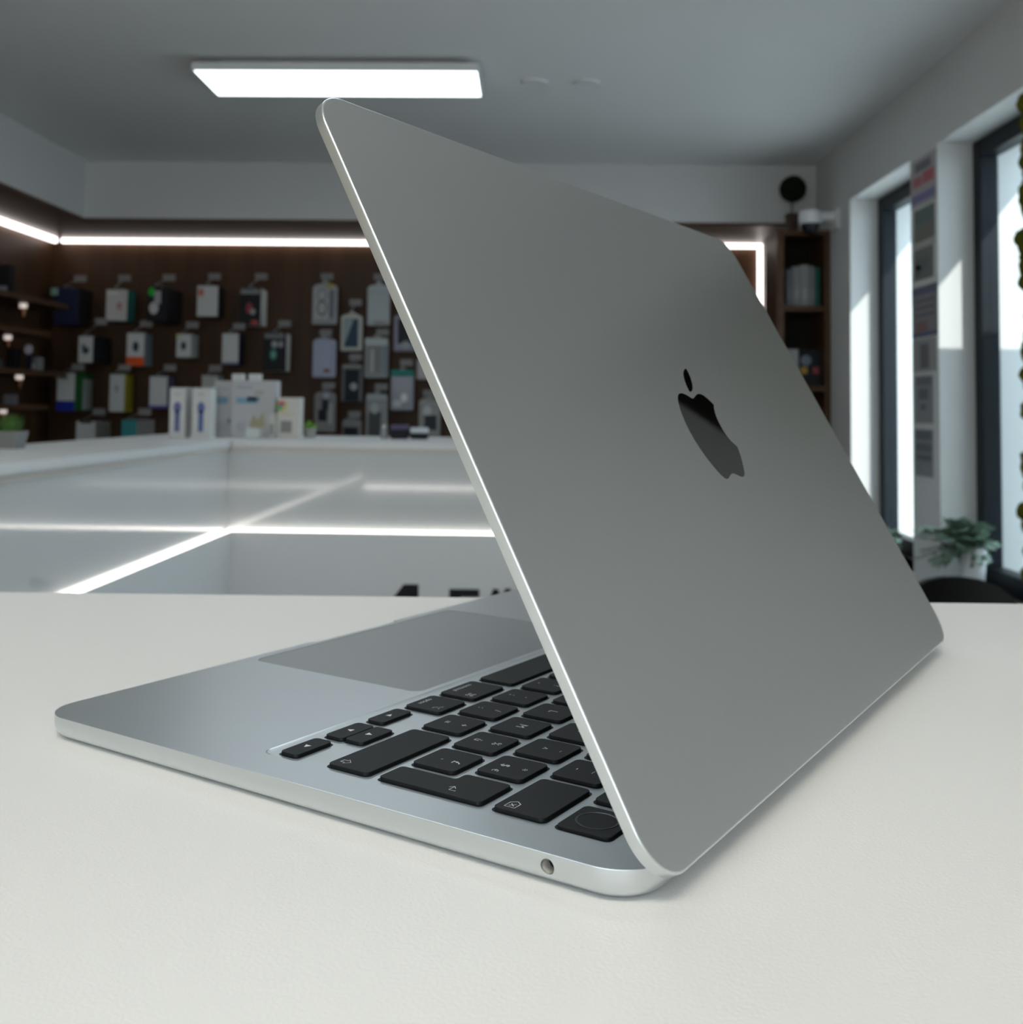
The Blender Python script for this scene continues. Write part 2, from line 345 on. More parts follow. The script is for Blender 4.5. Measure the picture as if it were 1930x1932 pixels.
for (y0, y1), (z0, z1), c, pr, lab in N:
    o = tag(boxo('wall_notice', XR-.003, y0, z0, XR, y1, z1, cmat(c)), lab, 'notice', 'notices on the window pier')
    for (a, b, cc, d, k) in pr:                                     # a..cc run from the far edge to the near edge
        boxo('printed_block', XR-.004, y1-(y1-y0)*cc, z0+(z1-z0)*b, XR-.003, y1-(y1-y0)*a, z0+(z1-z0)*d, cmat(k), o)

# moss covered panel on the wall nearer than the windows
t = empty('moss_panel', (1.30, 2.205, .5), 'dark wooden panel thickly covered with olive green moss, at the right edge of the photo', 'moss panel')
boxo('backing_board', -.028, -.515, 0, .04, .515, 1.53, WOODIN, t, .003)
bm = bmesh.new(); rnd = random.Random(3)
for k in range(640):
    y = rnd.uniform(-.505, .50); z = rnd.uniform(.02, 1.47); r = rnd.uniform(.016, .042)
    if rnd.random() < .25: y = rnd.uniform(.46, .53); r *= .75
    M = Matrix.Translation((-.03-rnd.uniform(-.01, .012), y, z)) @ Matrix.Diagonal((r*.8, r, r, 1))
    rs = bmesh.ops.create_icosphere(bm, subdivisions=2, radius=1, matrix=M)
    for v in rs['verts']: v.co += Vector((rnd.uniform(-1, 1), rnd.uniform(-1, 1), rnd.uniform(-1, 1)))*r*.13
o = finish('moss', bm, MOSSM, t, 0); o['kind'] = 'stuff'

# leafy plants on the window sills
def leafy(loc, label, pot_r, pot_h, n, spread, up, seed, group='leafy plants on the window sills'):
    t = empty('potted_plant', loc, label, 'plant', group)
    bm = bmesh.new(); lathe(bm, [(pot_r*.82, 0), (pot_r*.9, pot_h*.3), (pot_r, pot_h), (pot_r*.9, pot_h), (pot_r*.88, pot_h*.9), (.002, pot_h*.9)], 28); finish('pot', bm, WHITEP, t)
    st = bmesh.new(); lf = bmesh.new(); rnd = random.Random(seed)
    for k in range(n):
        a = rnd.uniform(0, 2*PI); rr_ = rnd.uniform(.2, 1)
        end = Vector((math.cos(a)*rr_*spread[0]+spread[2], math.sin(a)*rr_*spread[1]+spread[3], pot_h+rnd.uniform(-.7, 1)*up*(1.1-.4*rr_)))
        start = Vector((rnd.uniform(-.5, .5)*pot_r, rnd.uniform(-.5, .5)*pot_r, pot_h*.9)); mid = (start+end)/2+Vector((0, 0, up*.35))
        pts = [start*(1-s)**2+mid*2*s*(1-s)+end*s*s for s in [i/6 for i in range(7)]]
        for p, q in zip(pts, pts[1:]): tube(st, p, q, .0012, 5)
        for i in range(1, 7):
            for sd in (-1, 1):
                d = (pts[i]-pts[i-1]).normalized(); side = d.cross(Vector((0, 0, 1))).normalized()*sd
                L_ = rnd.uniform(.030, .052); dirv = (d*.6+side+Vector((0, 0, rnd.uniform(-.2, .5)))).normalized()
                nrm = dirv.cross(d).normalized(); wv = dirv.cross(nrm).normalized()*L_*.27
                p0 = pts[i]; ring = [p0, p0+dirv*L_*.35+wv, p0+dirv*L_*.75+wv*.8, p0+dirv*L_, p0+dirv*L_*.75-wv*.8, p0+dirv*L_*.35-wv]
                c = lf.verts.new(p0+dirv*L_*.5-nrm*L_*.06); vs = [lf.verts.new(p) for p in ring]
                for j in range(6): lf.faces.new((c, vs[j], vs[(j+1) % 6]))
    finish('stems', st, mat('stem_green', (.07, .10, .05), .6), t)
    o = finish('foliage', lf, GREENM, t, 0); o['kind'] = 'stuff'
    return t
leafy((1.392, 3.38, SILL), 'green leafy plant in a white pot on the near window sill behind the black chair', .038, .14, 44, (.11, .09, -.06, -.02), .085, 5)
leafy((1.395, 4.20, SILL), 'green leafy plant on the far window sill, mostly hidden by the lid', .036, .06, 14, (.05, .05, 0, 0), .06, 9)

# black chair
t = empty('chair', (1.0, 2.60, 0), 'black chair with a rounded back seen just above the right end of the desk', 'chair', None, .15)
bm = bmesh.new(); loops = []
hw = .165
for z, w in ((.42, .80), (.50, .93), (.58, 1.0), (.64, .99), (.69, .92), (.725, .80), (.748, .62), (.762, .40), (.768, .16)):
    r = []
    for i in range(17):
        u = -1+2*i/16; x = u*hw*w; r.append((x, .05*(x/hw)**2, z))
    for i in range(17):
        u = 1-2*i/16; x = u*hw*w; r.append((x, .05*(x/hw)**2+.022, z))
    loops.append([(a, -b-.02, c) for a, b, c in r])
loft(bm, loops); finish('backrest', bm, mat('black_chair_shell', (.006, .006, .007), .55), t, 60)
bm = bmesh.new(); poly_xy(bm, rr(-.21, .21, -.05, .38, .1), .43, .47); finish('seat', bm, mat('black_chair_shell', (.006, .006, .007), .55), t)
for a, b in ((-.17, 0), (.17, 0), (-.17, .33), (.17, .33)):
    bm = bmesh.new(); tube(bm, (a, b, .44), (a*1.15, b*1.1-.01, 0), .012, 12); finish('leg', bm, BLK, t)

PACKS = [
    ('accessory_pouch', 'box', -2.47, 1.557, -2.338, 1.75, 0.16, (0.01, 0.015, 0.05), (0.012, 0.013, 0.016), [('rect', -0.12, 0.8, 0.16, 0.99, (0.25, 0.4, 0.35))], 'dark navy accessory pouch with pale green tag, leftmost in the top row', -2.321, 1.794),
    ('accessory_box', 'box', -2.196, 1.581, -2.085, 1.744, 0.11, (0.62, 0.62, 0.6), (0.03, 0.22, 0.2), [('ell', 0.5, 0.35, 0.75, 0.6, (0.5, 0.28, 0.28)), ('rect', 0.02, 0.84, 0.6, 0.9, (0.8, 0.8, 0.8))], 'white hanging box with teal side and faint red print', -2.092, 1.799),
    ('accessory_box', 'box', -1.981, 1.581, -1.884, 1.76, 0.25, (0.012, 0.013, 0.016), (0.012, 0.013, 0.016), [('ell', 0.05, 0.72, 0.4, 0.98, (0.02, 0.45, 0.04)), ('ell', 0.1, 0.2, 0.6, 0.55, (0.55, 0.52, 0.52)), ('rect', 0.38, 0.5, 0.72, 0.88, (0.4, 0.38, 0.38))], 'black hanging box with white figure and green dot', -1.861, 1.803),
    ('accessory_box', 'box', -1.723, 1.608, -1.614, 1.768, 0.1, (0.62, 0.62, 0.6), (0.012, 0.013, 0.016), [('ell', 0.05, 0.64, 0.32, 0.92, (0.62, 0.2, 0.15))], 'white hanging box with red corner print on black backing', -1.626, 1.811),
    ('accessory_box', 'box', -1.502, 1.566, -1.391, 1.756, 0.13, (0.012, 0.013, 0.016), (0.62, 0.62, 0.6), [('rect', 0.04, 0.84, 0.96, 0.97, (0.25, 0.25, 0.25)), ('ell', 0.3, 0.3, 0.62, 0.62, (0.3, 0.05, 0.07)), ('ell', 0.5, 0.28, 0.75, 0.45, (0.35, 0.35, 0.36)), ('ell', 0.55, 0.0, 0.9, 0.14, (0.45, 0.08, 0.07))], 'black hanging box with red print and white side', -1.385, 1.813),
    ('accessory_box', 'box', -2.333, 1.363, -2.257, 1.501, 0.24, (0.62, 0.62, 0.6), (0.012, 0.013, 0.016), [('ell', 0.25, 0.32, 0.75, 0.6, (0.06, 0.06, 0.08)), ('ell', 0.2, 0.5, 0.5, 0.7, (0.15, 0.15, 0.17))], 'white front hanging box with black side and dark earbud print', -2.206, 1.573),
    ('accessory_box', 'box', -2.082, 1.35, -1.99, 1.52, 0.13, (0.62, 0.62, 0.6), (0.2, 0.23, 0.25), [('rect', 0, 0, 1, 0.27, (0.75, 0.1, 0.02)), ('ell', 0.36, 0.42, 0.68, 0.74, (0.03, 0.04, 0.07))], 'white and orange hanging box with dark round print', -1.972, 1.565),
    ('accessory_box', 'box', -1.824, 1.396, -1.748, 1.517, 0.13, (0.62, 0.62, 0.6), (0.42, 0.44, 0.42), [('ell', 0.3, 0.3, 0.68, 0.68, (0.05, 0.06, 0.08)), ('rect', 0, 0.84, 0.25, 1, (0.6, 0.55, 0.3))], 'small white cube hanging box with dark dot print', -1.734, 1.561),
    ('accessory_box', 'box', -1.587, 1.363, -1.501, 1.522, 0.1, (0.62, 0.62, 0.6), (0.01, 0.015, 0.05), [('rect', 0, 0, 1, 0.07, (0.2, 0.22, 0.35))], 'plain white hanging box with navy side', -1.493, 1.556),
    ('accessory_box', 'box', -1.375, 1.33, -1.254, 1.525, 0.1, (0.012, 0.013, 0.016), (0.62, 0.62, 0.6), [('rect', 0.06, 0.86, 0.9, 0.98, (0.2, 0.21, 0.21)), ('ell', 0.36, 0.62, 0.62, 0.8, (0.4, 0.4, 0.42)), ('ell', 0.66, 0.62, 0.86, 0.8, (0.36, 0.33, 0.38)), ('ell', 0.3, 0.28, 0.6, 0.6, (0.03, 0.18, 0.15)), ('ell', 0.36, 0.34, 0.55, 0.52, (0.2, 0.42, 0.36))], 'black hanging box with teal print and white side', -1.259, 1.572),
    ('accessory_box', 'box', -2.438, 1.114, -2.345, 1.311, 0.22, (0.62, 0.62, 0.6), (0.02, 0.12, 0.03), [('rect', 0, 0, 1, 0.26, (0.015, 0.03, 0.3)), ('rect', 0.15, 0.84, 0.6, 0.88, (0.2, 0.2, 0.2)), ('side', 0.45, 0.03, 0.95, 0.85, (0.42, 0.45, 0.43))], 'white and blue hanging box with green side', -2.319, 1.338),
    ('accessory_box', 'box', -2.165, 1.112, -2.086, 1.306, 0.12, (0.62, 0.62, 0.6), (0.36, 0.3, 0.02), [('ell', 0.35, 0.52, 0.6, 0.72, (0.4, 0.38, 0.36))], 'white hanging box with yellow side', -2.078, 1.338),
    ('accessory_box', 'box', -1.957, 1.133, -1.865, 1.297, 0.12, (0.62, 0.62, 0.6), (0.1, 0.1, 0.16), [('rect', 0, 0, 1, 0.09, (0.12, 0.12, 0.4))], 'white hanging box with dark side, partly behind the tall blue-print counter boxes', -1.843, 1.34),
    ('accessory_box', 'box', -1.688, 1.123, -1.608, 1.306, 0.1, (0.45, 0.45, 0.42), (0.3, 0.3, 0.3), [], 'pale grey hanging box peeking over the tall counter boxes', -1.61, 1.34),
    ('accessory_box', 'box', -2.332, 0.911, -2.232, 1.062, 0.2, (0.62, 0.62, 0.6), (0.4, 0.39, 0.37), [('rect', 0.2, 0.93, 0.8, 1.0, (0.012, 0.013, 0.016))], 'white carton low on the wall with grey side', -2.202, 1.111),
    ('accessory_box', 'box', -2.096, 0.914, -2.018, 1.073, 0.26, (0.05, 0.28, 0.3), (0.33, 0.31, 0.29), [], 'teal carton low on the wall with grey side', -1.967, 1.114),
    ('phone_case_pack', 'card', -1.126, 1.573, -0.997, 1.787, 0.06, (0.4, 0.4, 0.4), (0.4, 0.4, 0.4), [('rect', 0.07, 0.12, 0.68, 0.85, (0.46, 0.46, 0.46)), ('ring', 0.2, 0.2, 0.62, 0.58, (0.16, 0.16, 0.16)), ('ring', 0.18, 0.55, 0.62, 0.85, (0.24, 0.24, 0.25)), ('rect', 0.7, 0.16, 0.86, 0.8, (0.17, 0.17, 0.2)), ('rect', 0.62, 0.9, 0.86, 0.97, (0.5, 0.42, 0.06))], 'grey phone cable pack with coiled cable and yellow corner', -1.046, 1.816),
    ('phone_case_pack', 'card', -0.976, 1.438, -0.865, 1.63, 0.05, (0.55, 0.55, 0.5), (0.4, 0.4, 0.4), [('rect', 0.2, 0.1, 0.82, 0.86, (0.03, 0.06, 0.1)), ('tri', 0.22, 0.2, 0.6, 0.84, (0.3, 0.38, 0.4))], 'cream framed phone case pack with dark blue phone', -0.897, 1.684),
    ('phone_case_pack', 'card', -0.842, 1.57, -0.726, 1.784, 0.05, (0.5, 0.53, 0.54), (0.4, 0.4, 0.4), [('rect', 0.3, 0.02, 0.95, 0.12, (0.33, 0.31, 0.29))], 'plain pale white phone case pack, in the top row beside the lid', -0.774, 1.816),
    ('phone_case_pack', 'card', -1.118, 1.3, -0.999, 1.506, 0.05, (0.42, 0.43, 0.55), (0.4, 0.4, 0.4), [('rect', 0.05, 0.04, 0.78, 0.92, (0.4, 0.43, 0.55)), ('rect', 0.5, 0.12, 0.76, 0.22, (0.25, 0.08, 0.06))], 'lilac phone case pack with small red label', -1.046, 1.528),
    ('phone_case_pack', 'card', -0.851, 1.301, -0.729, 1.511, 0.05, (0.33, 0.35, 0.35), (0.4, 0.4, 0.4), [('rect', 0.15, 0.1, 0.72, 0.76, (0.22, 0.22, 0.21)), ('rect', 0.26, 0.14, 0.42, 0.7, (0.45, 0.42, 0.4)), ('rect', 0.02, 0.8, 0.98, 0.97, (0.5, 0.53, 0.52)), ('rect', 0.8, 0.1, 0.95, 0.78, (0.2, 0.25, 0.28))], 'grey clear phone case pack with silver header', -0.755, 1.533),
    ('phone_case_pack', 'card', -0.703, 1.438, -0.592, 1.632, 0.05, (0.28, 0.27, 0.36), (0.4, 0.4, 0.4), [('rect', 0.2, 0.2, 0.9, 0.85, (0.02, 0.025, 0.03)), ('ell', 0.35, 0.05, 0.8, 0.28, (0.3, 0.33, 0.34))], 'lilac edged phone case pack with black phone beside the lid edge', -0.646, 1.656),
    ('phone_case_pack', 'card', -0.968, 1.177, -0.857, 1.374, 0.05, (0.13, 0.13, 0.14), (0.1, 0.1, 0.11), [('rect', 0.17, 0.02, 0.84, 0.83, (0.008, 0.014, 0.022)), ('ell', 0.42, 0.3, 0.76, 0.5, (0.36, 0.36, 0.35)), ('rect', 0.05, 0.86, 0.95, 0.97, (0.25, 0.25, 0.23))], 'dark blue black phone case pack with white round spot', -0.891, 1.405),
    ('phone_case_pack', 'card', -0.714, 1.137, -0.596, 1.344, 0.05, (0.36, 0.36, 0.41), (0.4, 0.4, 0.4), [('rect', 0, 0.85, 1, 1, (0.03, 0.22, 0.19)), ('ell', 0.45, 0.2, 0.75, 0.42, (0.75, 0.75, 0.75)), ('ell', 0.1, 0.08, 0.5, 0.26, (0.55, 0.55, 0.56))], 'lilac grey phone case pack with teal header', -0.631, 1.38),
    ('phone_case_pack', 'card', -0.584, 1.295, -0.474, 1.405, 0.05, (0.45, 0.4, 0.42), (0.4, 0.4, 0.4), [], 'pinkish phone case pack half hidden by the lid', -0.529, 1.433),
    ('phone_case_pack', 'card', -1.104, 1.021, -0.994, 1.231, 0.05, (0.27, 0.26, 0.26), (0.4, 0.4, 0.4), [('rect', 0.2, 0.27, 0.6, 0.55, (0.01, 0.012, 0.016)), ('rect', 0.36, 0.55, 0.68, 0.8, (0.02, 0.02, 0.035)), ('rect', 0.7, 0.2, 0.84, 0.7, (0.38, 0.38, 0.39)), ('ell', 0.4, 0.82, 0.72, 0.97, (0.42, 0.43, 0.5))], 'grey phone case pack with black grip ring and white top', -1.027, 1.257),
    ('phone_case_pack', 'card', -0.839, 0.984, -0.729, 1.223, 0.05, (0.36, 0.36, 0.36), (0.4, 0.4, 0.4), [('rect', 0.15, 0.06, 0.72, 0.6, (0.07, 0.075, 0.08)), ('ell', 0.24, 0.56, 0.6, 0.8, (0.42, 0.45, 0.44)), ('rect', 0.04, 0.86, 0.98, 0.98, (0.42, 0.45, 0.46))], 'silver phone case pack with dark phone and pale header, bottom row', -0.758, 1.255),
    ('phone_case_pack', 'card', -0.958, 0.929, -0.86, 1.095, 0.05, (0.26, 0.26, 0.25), (0.4, 0.4, 0.4), [('rect', 0.08, 0.0, 0.85, 0.72, (0.01, 0.01, 0.014))], 'dark phone case pack low on the wall behind the counter', -0.891, 1.113),
    ('phone_case_pack', 'card', -0.568, 0.966, -0.458, 1.205, 0.05, (0.36, 0.35, 0.33), (0.4, 0.4, 0.4), [('ell', 0.2, 0.58, 0.6, 0.82, (0.55, 0.56, 0.56)), ('rect', 0.28, 0.3, 0.85, 0.62, (0.04, 0.04, 0.05))], 'grey phone case pack with white camera print beside the lid edge', -0.512, 1.225),
]

# ================================================================== GOODS ON THE BACK WALL
for (nm, kind, x0, z0, x1, z1, dep, fc, sc, prints, lab, tx, tz) in PACKS:
    YF = 5.40 if kind == 'card' else min(5.40, 5.55-dep)      # deep cartons stand further off the wall
    k_ = YF/5.40; x0, x1, tx = x0*k_, x1*k_, tx*k_; z0, z1, tz = [(q-CZ)*k_+CZ for q in (z0, z1, tz)]; w, h = x1-x0, z1-z0
    t = empty(nm, (x0, YF, z0), lab, 'hanging pack', 'packs hanging on the back wall')
    if kind == 'box':
        bm = bmesh.new(); box(bm, 0, .003, 0, w, dep, h, .002); finish('carton', bm, cmat(sc), t)
        bm = bmesh.new(); box(bm, .001, 0, .001, w-.001, .004, h-.001); finish('front_panel', bm, cmat(fc), t)
        bm = bmesh.new(); box(bm, w*.36, .001, h-.002, w*.64, .003, h+.012); finish('hang_tab', bm, cmat((.10, .10, .10)), t)
    else:
        out = [(0, .006), (.006, 0), (w-.006, 0), (w, .006), (w, h*.88)]+[(w/2+w/2*math.cos(a), h*.88+h*.12*math.sin(a)) for a in [PI*i/10 for i in range(1, 10)]]+[(0, h*.88)]
        bm = bmesh.new(); poly_xz(bm, out, .004, .010); finish('backing_card', bm, cmat(fc), t)
        bm = bmesh.new(); box(bm, w*.05, -.006, h*.03, w*.95, .004, h*.84, .004); finish('blister_tray', bm, cmat(tuple(.86*k for k in fc), .2), t)
        bm = bmesh.new(); box(bm, w*.4, .004, h-.004, w*.6, .009, h+.012); finish('hang_tab', bm, cmat(fc), t)
    yf = -.001 if kind == 'box' else -.0072
    for k, (sh, a, b, c, d, col) in enumerate(prints):
        bm = bmesh.new(); y0, y1 = yf-.0007*(k+1), yf+.0012
        if kind == 'card': y1 = yf+.004
        if sh == 'rect': poly_xz(bm, [(a*w, b*h), (c*w, b*h), (c*w, d*h), (a*w, d*h)], y0, y1)
        elif sh == 'tri': poly_xz(bm, [(a*w, b*h), (c*w, d*h), (a*w, d*h)], y0, y1)
        elif sh == 'ell': poly_xz(bm, circ((a+c)/2*w, (b+d)/2*h, (c-a)/2*w, (d-b)/2*h), y0, y1)
        elif sh == 'ring':
            pts = circ((a+c)/2*w, (b+d)/2*h, (c-a)/2*w, (d-b)/2*h, 24); inn = circ((a+c)/2*w, (b+d)/2*h, (c-a)/2*w*.72, (d-b)/2*h*.72, 24)
            v = [[bm.verts.new((x, y, z)) for x, z in p] for p, y in ((pts, y0), (inn, y0), (inn, y1), (pts, y1))]
            for i in range(24):
                j = (i+1) % 24
                for r in range(4): bm.faces.new((v[r][i], v[r][j], v[(r+1) % 4][j], v[(r+1) % 4][i]))
        elif sh == 'side': box(bm, w-.001, dep*a, h*b, w+.001, dep*c, h*d)
        finish('printed_mark', bm, cmat(col), t)
    # the peg hook that carries it
    hz = z1+.010; hx = x0+w/2
    k = empty('peg_hook', (hx, YB, hz), 'hook and price tag of the '+' '.join(lab.split(',')[0].split()[:10]), 'hook', 'peg hooks with price tags on the back wall')
    bm = bmesh.new(); yr = YF-YB-.022; tube(bm, (0, 0, 0), (0, yr, 0), .0025, 8); finish('rod', bm, STEEL, k)
    dz = tz-hz; dx = tx-hx
    bm = bmesh.new(); tube(bm, (0, yr, -.002), (dx, yr-.005, dz), .0022, 8); finish('tag_arm', bm, STEEL, k)
    bm = bmesh.new(); box(bm, dx-.032, yr-.011, dz-.017, dx+.032, yr-.005, dz+.017, .002); finish('price_tag', bm, TAGM, k)

# ------------------------------------------------------------------ goods on the counter
def carton(name, x0, x1, z1, y0, y1, label, col=(.66, .66, .65), cat='box', group='cartons on the counter', z0=CT):
    t = empty(name, ((x0+x1)/2, y0, z0), label, cat, group)
    w = (x1-x0)/2
    bm = bmesh.new(); box(bm, -w, 0, 0, w, y1-y0, z1-z0, .0015); finish('carton', bm, cmat(col), t)
    def pr(pts, c, name='printed_mark'):
        bm = bmesh.new(); poly_xz(bm, pts, -.0008, .0006); return finish(name, bm, cmat(c), t)
    return t, pr
R4 = lambda a, b, c, d: [(a, b), (c, b), (c, d), (a, d)]
for x0, x1, blue, lab in ((-1.124, -1.074, (.16, .17, .36), 'slim white carton with a blue handheld device picture, left of the pair'),
                          (-1.054, -.995, (.12, .17, .36), 'slim white carton with a blue handheld device picture, right of the pair')):
    t, pr = carton('device_carton', x0, x1, 1.207, 3.28, 3.34, lab)
    pr(R4(-.008, .02, .008, .085), blue, 'device_picture'); pr(circ(0, .095, .012, .018), blue, 'device_picture')
    pr(R4(-.010, .135, .010, .140), (.45, .45, .45), 'text_line')
    boxo('side_print', -(x1-x0)/2-.0006, .008, .01, -(x1-x0)/2+.0006, .052, .145, cmat((.50, .48, .45)), t)
t, pr = carton('tall_carton', -1.027, -.968, 1.233, 3.42, 3.50, 'tall white carton with blue lettering, left of the two tall ones', (.50, .50, .51))
pr(R4(-.022, .155, .018, .160), (.33, .36, .45), 'text_line'); pr(R4(-.022, .108, .016, .130), (.20, .35, .48), 'text_line'); pr(circ(.021, .052, .004, .010), (.15, .15, .16), 'product_picture')
pr(R4(-.02, .02, .02, .05), (.44, .43, .46), 'text_line')
t, pr = carton('tall_carton', -.964, -.822, 1.235, 3.40, 3.47, 'wide white carton with blue lettering and a gold ring picture', (.52, .52, .53))
pr(R4(-.055, .158, -.005, .166), (.36, .40, .48), 'text_line'); pr(R4(-.055, .110, .012, .130), (.22, .38, .50), 'text_line'); pr(R4(-.02, .118, .02, .132), (.16, .30, .42), 'text_line')
pr([(-.012, .035), (.002, .075), (.014, .055), (.034, .085), (.038, .04), (.03, .032)], (.42, .38, .24), 'product_picture'); pr(circ(.018, .145, .018, .008), (.42, .42, .38), 'product_picture')
pr(R4(-.052, .02, -.025, .05), (.44, .46, .50), 'text_line')
for x, lab in ((-.947, 'left small white folded tag on top of the tall cartons'), (-.892, 'right small white folded tag on top of the tall cartons')):
    z = 1.235
    t = empty('folded_tag', (x, 3.415, z), lab, 'tag', 'folded tags on the tall cartons')
    bm = bmesh.new(); poly_xz(bm, R4(-.021, 0, .021, .021), 0, .004); finish('card', bm, cmat((.80, .82, .82)), t)
    bm = bmesh.new(); poly_xz(bm, R4(-.016, .004, .016, .006), -.001, 0); poly_xz(bm, R4(-.012, .013, .012, .015), -.001, 0); finish('text_line', bm, cmat((.3, .3, .3)), t)
t, pr = carton('gadget_carton', -.832, -.812, 1.128, 3.36, 3.40, 'small cream carton with grey square print, left of the one with the coloured ring', (.60, .58, .54))
pr(R4(-.006, .012, .006, .045), (.28, .28, .28))
t, pr = carton('gadget_carton', -.810, -.738, 1.181, 3.38, 3.44, 'cream white carton with a ring of red, green and blue and a grey square', (.64, .62, .57))
cx, cz = -.022, .103
def arc(r0, r1, a0, a1):
    an = [math.radians(a0+(a1-a0)*i/10) for i in range(11)]
    return [(cx+r1*math.cos(a), cz+r1*math.sin(a)) for a in an]+[(cx+r0*math.cos(a), cz+r0*math.sin(a)) for a in an[::-1]]
pr(arc(.006, .017, 30, 150), (.62, .13, .12), 'ring_print'); pr(arc(.006, .017, 150, 270), (.18, .42, .10), 'ring_print'); pr(arc(.006, .017, 270, 390), (.66, .55, .16), 'ring_print'); pr(circ(cx, cz, .006), (.12, .24, .46), 'ring_print')
pr(R4(-.024, .018, .012, .056), (.27, .26, .25)); pr(R4(-.03, .075, .02, .080), (.62, .55, .34))
# little acrylic stand, plant, jar, two small devices
t = empty('acrylic_stand', (-.850, 3.235, CT), 'clear acrylic card stand on the counter edge before the tall cartons', 'stand')
boxo('base', -.021, 0, 0, .021, .03, .003, GLASS, t); boxo('card_pocket', -.021, .004, .003, .021, .0065, .034, cmat((.62, .68, .67), .2), t)
t = empty('succulent_plant', (-.722, 3.47, CT), 'tiny lime green plant in a grey pot beside the cream carton', 'plant')
bm = bmesh.new(); lathe(bm, [(.017, 0), (.021, .032), (.018, .032), (.002, .028)], 20); finish('pot', bm, cmat((.30, .30, .29)), t)
bm = bmesh.new()
for k in range(60):
    a = random.uniform(0, 2*PI); e = random.uniform(.2, 1.4); d = Vector((math.cos(a)*math.cos(e), math.sin(a)*math.cos(e), math.sin(e)))
    s = d.orthogonal().normalized()*.0035; p = Vector((0, 0, .030)); q = p+d*random.uniform(.018, .03)
    bm.faces.new([bm.verts.new(v) for v in (p-s*.5, (p+q)/2-s, q, (p+q)/2+s, p+s*.5)])
finish('foliage', bm, LIMEM, t, 0)['kind'] = 'stuff'
t = empty('glass_jar', (-.477, 3.47, CT), 'small clear jar on the counter left of the two black gadgets', 'jar')
bm = bmesh.new(); lathe(bm, [(.012, 0), (.014, .004), (.014, .030), (.010, .036), (.002, .036)], 20); finish('body', bm, cmat((.30, .32, .32), .1), t)
bm = bmesh.new(); lathe(bm, [(.011, .036), (.011, .046), (.002, .046)], 20); finish('lid', bm, STEEL, t)
t = empty('gadget_case', (-.427, 3.45, CT), 'black gadget case with a purple top on the counter', 'case', 'small gadget cases on the counter')
boxo('body', -.028, 0, 0, .028, .05, .030, cmat((.008, .008, .016)), t, .004); boxo('top', -.028, .001, .030, .028, .05, .046, cmat((.10, .085, .16)), t, .003)
t = empty('gadget_case', (-.362, 3.45, CT), 'black gadget case with a white top on the counter', 'case', 'small gadget cases on the counter')
boxo('body', -.028, 0, 0, .028, .05, .020, cmat((.008, .009, .011)), t, .004); boxo('top', -.028, .001, .020, .028, .05, .038, cmat((.62, .66, .70)), t, .003)
t = empty('grass_plant', (-1.19, 2.40, CT), 'small tuft of dark green grass in a white square pot on the left counter', 'plant')
bm = bmesh.new(); loft(bm, [[(x, y, z) for x, y in rr(-w, w, -w, w, .005)] for w, z in ((.026, 0), (.032, .040), (.028, .040), (.026, .034))]); finish('pot', bm, cmat((.22, .22, .21)), t)
bm = bmesh.new()
for k in range(260):
    a = random.uniform(0, 2*PI); r = random.uniform(0, .025); p = Vector((r*math.cos(a), r*math.sin(a), .034)); q = p+Vector((math.cos(a)*.012, math.sin(a)*.012, random.uniform(.025, .05)))
    s = Vector((-math.sin(a), math.cos(a), 0))*.0016
    bm.faces.new([bm.verts.new(v) for v in (p-s, q, p+s)])
finish('grass', bm, GRASSM, t, 0)['kind'] = 'stuff'

# ------------------------------------------------------------------ shelves on the left wall
for z, y1, lab in ((1.618, 5.20, 'topmost dark wood shelf on the left wall'), (1.468, 5.02, 'second dark wood shelf from the top on the left wall'),
                   (1.282, 5.20, 'third dark wood shelf from the top on the left wall'), (1.122, 5.00, 'lowest dark wood shelf on the left wall')):
    tag(boxo('wall_shelf', -2.545, 4.1, z, -2.30, y1, z+.024, WOOD2, None, .001), lab, 'shelf', 'shelves on the left wall')
def spot(x, y, z, lab):
    t = empty('spotlight', (x, y, z), lab, 'spotlight', 'small copper spotlights under the shelves')
    bm = bmesh.new(); lathe(bm, [(.015, -.020), (.017, -.016), (.017, 0), (.002, 0)], 20); finish('light_ring', bm, mat('spot_glow', (1, 1, 1), .4, emit=(1, .86, .78), es=.5), t)
    bm = bmesh.new(); lathe(bm, [(.004, -.066), (.010, -.06), (.017, -.022), (.002, -.021)], 20); finish('copper_cone', bm, COPPER, t)
spot(-2.385, 4.90, 1.618, 'small copper spotlight glowing under the topmost left shelf')
spot(-2.453, 4.90, 1.468, 'small copper spotlight glowing under the second left shelf')
spot(-2.392, 4.90, 1.282, 'small copper spotlight glowing under the third left shelf')
spot(-2.463, 4.90, 1.122, 'small copper spotlight glowing under the lowest left shelf')
def stand(name, x, z, w, h, c, lab, cat, d=.05):
    return tag(boxo(name, x-w/2, 4.88, z, x+w/2, 4.88+d, z+h, cmat(c), None, .004), lab, cat, 'gadgets on the left shelves')
stand('speaker', -2.478, 1.642, .07, .16, (.006, .006, .007), 'tall black speaker on the topmost left shelf', 'speaker')
tag(boxo('price_card', -2.484, 4.80, 1.642, -2.420, 4.81, 1.690, cmat((.24, .24, .26))), 'grey price card before the black speaker', 'price card', 'price cards on the left shelves')
tag(boxo('price_card', -2.466, 4.80, 1.306, -2.430, 4.81, 1.350, cmat((.10, .11, .12))), 'dark grey price card on the third left shelf', 'price card', 'price cards on the left shelves')
tag(boxo('price_card', -2.412, 4.80, 1.146, -2.350, 4.81, 1.190, cmat((.20, .20, .23))), 'grey price card on the lowest left shelf', 'price card', 'price cards on the left shelves')
